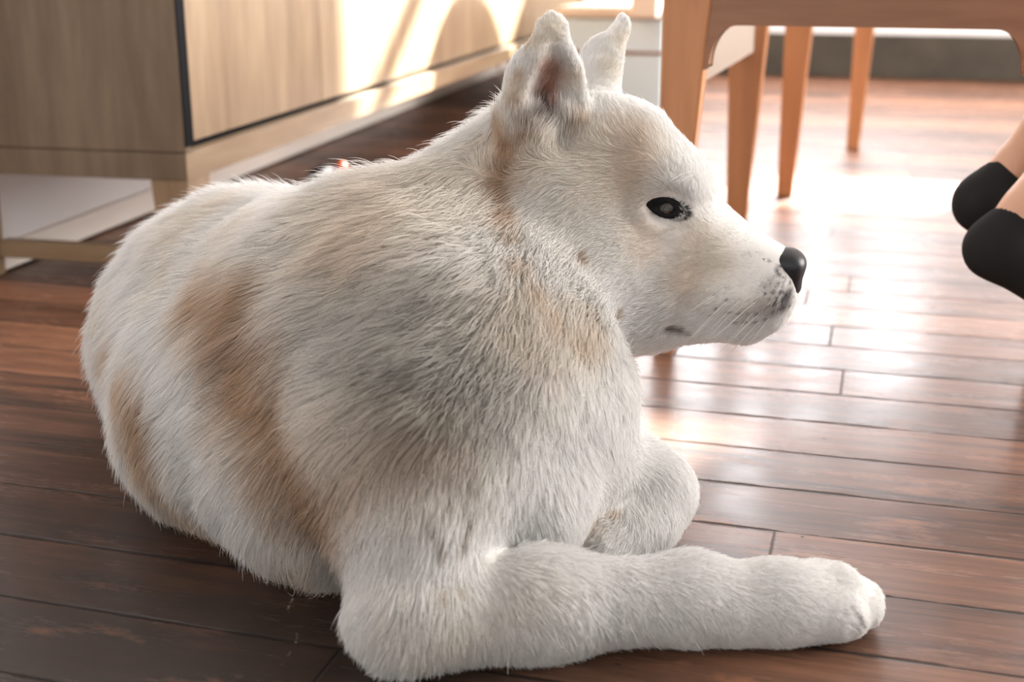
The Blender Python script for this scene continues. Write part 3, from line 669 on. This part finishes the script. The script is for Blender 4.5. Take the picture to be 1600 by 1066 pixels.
# ------------------------------------------------------------------ nose, eyes, whiskers, claws
def small_mesh(name,g,m,parent):
    V_,Q_=nets(g); me_=bpy.data.meshes.new(name); me_.from_pydata([tuple(x) for x in V_],[],[tuple(int(i) for i in q) for q in Q_]); me_.update()
    for p_ in me_.polygons: p_.use_smooth=True
    me_.materials.append(m); o=bpy.data.objects.new(name,me_); COL.objects.link(o); o.parent=parent; return o
M_nose,nt,b=mat('nose_leather'); b.inputs['Base Color'].default_value=(.012,.014,.018,1); b.inputs['Roughness'].default_value=.38
vt=N(nt,'ShaderNodeTexVoronoi'); vt.inputs['Scale'].default_value=900; tc=N(nt,'ShaderNodeTexCoord'); bp=N(nt,'ShaderNodeBump'); bp.inputs['Strength'].default_value=.25; bp.inputs['Distance'].default_value=.0004
nt.links.new(tc.outputs['Object'],vt.inputs['Vector']); nt.links.new(vt.outputs['Distance'],bp.inputs['Height']); nt.links.new(bp.outputs[0],b.inputs['Normal'])
ng=Grid(NOSE-.034,NOSE+.034,.0009)
HX=(HF0,HN,HU0)
ng.ell(HP(1227,411,0),(.0182,.0195,.0142),HX,k=.004); ng.cone(HP(1238,418,.009),HP(1236,446,.005),.0095,.0085,k=.005); ng.cone(HP(1238,418,-.009),HP(1236,446,-.005),.0095,.0085,k=.005)
ng.cone(HP(1234,415,.004),HP(1232,446,.002),.0095,.0080,k=.006); ng.cone(HP(1234,415,-.004),HP(1232,446,-.002),.0095,.0080,k=.006)
ng.cone(HP(1216,415,.011),HP(1228,440,.006),.0085,.0080,k=.006); ng.cone(HP(1216,415,-.011),HP(1228,440,-.006),.0085,.0080,k=.006); ng.cone(HP(1218,415,.011),HP(1232,414,.010),.0075,.0075,k=.004); ng.cone(HP(1218,415,-.011),HP(1232,414,-.010),.0075,.0075,k=.004)
for s_ in (1,-1):
    ng.cone(HP(1248,420,.0085*s_),HP(1236,424,.0150*s_),.0040,.0030,k=.002,op='s')
small_mesh('nose',ng,M_nose,dog)
M_eye,nt,b=mat('eye'); b.inputs['Roughness'].default_value=.06; b.inputs['Coat Weight'].default_value=.35; b.inputs['Specular IOR Level'].default_value=.3; b.inputs['Coat Roughness'].default_value=.02
at=N(nt,'ShaderNodeAttribute',attribute_name='iris'); nt.links.new(at.outputs['Color'],b.inputs['Base Color'])
M_lid=plain('eyelid_skin',(.006,.006,.007),.6,spec=.2)
for k_,s_ in enumerate((1,-1)):
    pc,pn=EYE
    look=nz((HN*.86+HF0*.50+HU0*.02)[None])[0]
    ctr=pc-pn*.0075
    if s_<0: ctr=mir(ctr); look=look-2*(look@HN)*HN
    r=.0125; bm=bmesh.new(); bmesh.ops.create_uvsphere(bm,u_segments=48,v_segments=32,radius=r)
    me_=bpy.data.meshes.new('eye'); bm.to_mesh(me_); bm.free()
    cv=np.array([tuple(q.co) for q in me_.vertices]); dd=np.degrees(np.arccos(np.clip(cv@look/r,-1,1)))
    colv=np.ones((len(cv),4),np.float32)
    colv[:,:3]=np.where(dd[:,None]<14,(.002,.002,.002),np.where(dd[:,None]<34,(.060,.045,.034),np.where(dd[:,None]<40,(.008,.006,.005),(.02,.018,.016))))
    ia=me_.color_attributes.new('iris','FLOAT_COLOR','POINT'); ia.data.foreach_set('color',colv.ravel())
    for p_ in me_.polygons: p_.use_smooth=True
    me_.materials.append(M_eye); eo=bpy.data.objects.new('eye',me_); COL.objects.link(eo); eo.parent=dog; eo.location=ctr
    # lid: dark almond rim lying on the ball
    nn=pn if s_>0 else pn-2*(pn@HN)*HN
    ax=HF0-nn*(HF0@nn); ax/=np.linalg.norm(ax); ay=HU0-nn*(HU0@nn); ay-=ax*(ay@ax); ay/=np.linalg.norm(ay)
    ax,ay=ax*math.cos(.16)-ay*math.sin(.16),ay*math.cos(.16)+ax*math.sin(.16)
    bm=bmesh.new(); rings=[]
    for j,(sc_,dr) in enumerate(((.44,.0004),(.52,.0016),(.80,.0020),(1.0,.0010),(1.10,-.0015))):
        ring=[]
        for i in range(40):
            t=2*math.pi*i/40; x=math.cos(t); y=math.sin(t)
            yy=(abs(y)**1.6)*(1 if y>0 else -1)*(.0090 if y>0 else .0078); xx=x*.0168+.0006
            xx*=sc_ if j<3 else sc_; yy*=sc_*(1.30 if j<2 else 1)
            rr=xx*xx+yy*yy; R_=r+dr; dz=math.sqrt(max(R_*R_-rr,1e-8))
            o_=ctr+ax*xx+ay*yy+nn*.03; hh=bvh.ray_cast(Vector(o_),Vector(-nn))
            if hh[0] is not None and j>=2: sh=.03-hh[3]; dz=max(dz,sh+.0009) if dr>0 else sh-.001
            ring.append(bm.verts.new(tuple(ctr+ax*xx+ay*yy+nn*dz)))
        rings.append(ring)
    for a_,b_ in zip(rings[:-1],rings[1:]):
        for i in range(40): bm.faces.new((a_[i],b_[i],b_[(i+1)%40],a_[(i+1)%40]))
    link('eyelid',bm,M_lid,dog,smooth=True)
wp=[]; 
for (x,y) in WD[:16]:
    for s_ in (0,1):
        h_=hit(x,y)
        if h_ is None: continue
        p0,n0=h_
        d0=-HF0*.75+HN*.45-HU0*rng.uniform(.1,.45)
        if s_: p0=mir(p0); n0=n0-2*(n0@HN)*HN; d0=d0-2*(d0@HN)*HN
        L_=rng.uniform(.025,.055); pp=[p0]; cur=p0
        for k in range(5):
            d_=d0*(.8)+n0*(.5-.12*k)-HU0*.10*k; d_=d_/np.linalg.norm(d_); cur=cur+d_*L_/5; pp.append(cur)
        wp.append(pp)
for (x,y) in ((1045,285),(1050,287),(1056,291)):       # brow hairs
    p0,n0=hit(x,y); cur=p0; pp=[p0]; d0=HF0*rng.uniform(.5,.9)+HU0*.5+HN*.4
    for k in range(5): d_=d0-HU0*.12*k+HF0*.1*k; d_=d_/np.linalg.norm(d_); cur=cur+d_*.055/5; pp.append(cur)
    wp.append(pp)
wp=np.array(wp); build_curves('whiskers',wp,np.tile(np.array([.00022,.0002,.00018,.00014,.0001,.00004]),(len(wp),1)),np.full(wp.shape,.85),M_fur,dog)
# dark lashes and fur edge around the eye
lp=[];
for s_ in (0,1):
    for i in range(420):
        t=rng.uniform(0,2*math.pi); x=math.cos(t)*.0165*rng.uniform(.9,1.12); y=math.sin(t)*(.0096 if math.sin(t)>0 else .0082)*.92*rng.uniform(.9,1.12)
        pc,pn=EYE; q=pc+HF0*x+HU0*(y-.16*x)
        loc=bvh.find_nearest(Vector(q)); p0=np.array(loc[0]); n0=np.array(loc[1])
        d0=nz((HF0*(x*.9-.004)+HU0*(y*1.3))[None])[0]; d0=d0*.85+n0*.45+rng.normal(size=3)*.12; L_=rng.uniform(.003,.0065)
        pp=[p0+d0*L_*k/5 for k in range(6)]; pp=np.array(pp)
        if s_: pp=np.array([mir(z_) for z_ in pp])
        lp.append(pp)
lp=np.array(lp); build_curves('eyelashes',lp,np.tile(np.array([.00022,.0002,.00018,.00014,.0001,.00005]),(len(lp),1)),np.full(lp.shape,.03),M_fur,dog)
# ------------------------------------------------------------------ the person's legs at the right edge: heels raised, ankle socks
M_skin_p,nt,b=mat('skin'); b.inputs['Base Color'].default_value=(.62,.36,.24,1); b.inputs['Roughness'].default_value=.5; b.inputs['Subsurface Weight'].default_value=.15; b.inputs['Subsurface Radius'].default_value=(.01,.004,.002)
M_sock=plain('black_knit',(.018,.018,.018),.9,spec=.2)
def legs(extra,cut=None,sock=None):
    pts=[(P(1556,388,1.355),P(1604,332,1.345)),(P(1537,318,1.425),P(1590,262,1.415))]
    out=[]
    for k,(hl,an) in enumerate(pts):
        d=1.355 if k==0 else 1.425; f_=.90
        dx,dy=(0,0) if k==0 else (-22,-66)
        ball=P(1690+dx,468+dy,d); toe=PZ(1745+dx,.016,d)
        kn=P(1860+dx,30+dy*.6,d-.06-.10*k)
        out.append((hl,an,ball,toe,kn,d))
    g=Grid((-.05,1.15,-.01),(.60,2.0,.55),.004)
    for k,(hl,an,ball,toe,kn,d) in enumerate(out):
        e_=extra
        if sock is None or sock==k:
            g.cone(hl,ball,.029*f_+e_,.030*f_+e_,k=.02); g.cone(ball+v(0,.016,0),toe+v(0,.022,0),.020*f_+e_,.014*f_+e_,k=.012); g.cone(ball-v(0,.014,0),toe-v(0,.010,0),.022*f_+e_,.015*f_+e_,k=.012)
            g.cone(hl,an,.026*f_+e_,.026*f_+e_,k=.02)
            if sock is None:
                g.cone(an,an*.45+kn*.55,.024,.046,k=.02); g.cone(an*.45+kn*.55,kn,.046,.046,k=.02)
    if sock is None: g.cone(out[0][4],out[1][4],.03,.03,k=.03)
    if cut is not None:
        p,n=cut
        X,Y,Z=np.meshgrid(*g.ax,indexing='ij'); pl=((X-p[0])*n[0]+(Y-p[1])*n[1]+(Z-p[2])*n[2]).astype(np.float32)
        pl=pl+.004*np.sin((Y-p[1])*60).astype(np.float32); g.f=np.maximum(g.f,pl)
    return g,out
g_,out_=legs(0); person=small_mesh('person',g_,M_skin_p,None)
tag(person,'person at the right edge, only bare ankles and raised heels in black socks showing','person')
for k in (0,1):
    hl,an=out_[k][0],out_[k][1]
    c0=P(1572,340,1.355) if k==0 else P(1572,262,1.425)
    n_=nz((rt*.35+up*.93)[None])[0] if k else nz((rt*(-.40)+up*.92)[None])[0]
    n_=nz((rt*.10+up*.99)[None])[0] if k else nz((rt*(.50)+up*.86)[None])[0]
    gs,_=legs(.0045,cut=(c0,n_),sock=k); small_mesh('sock',gs,M_sock,person)
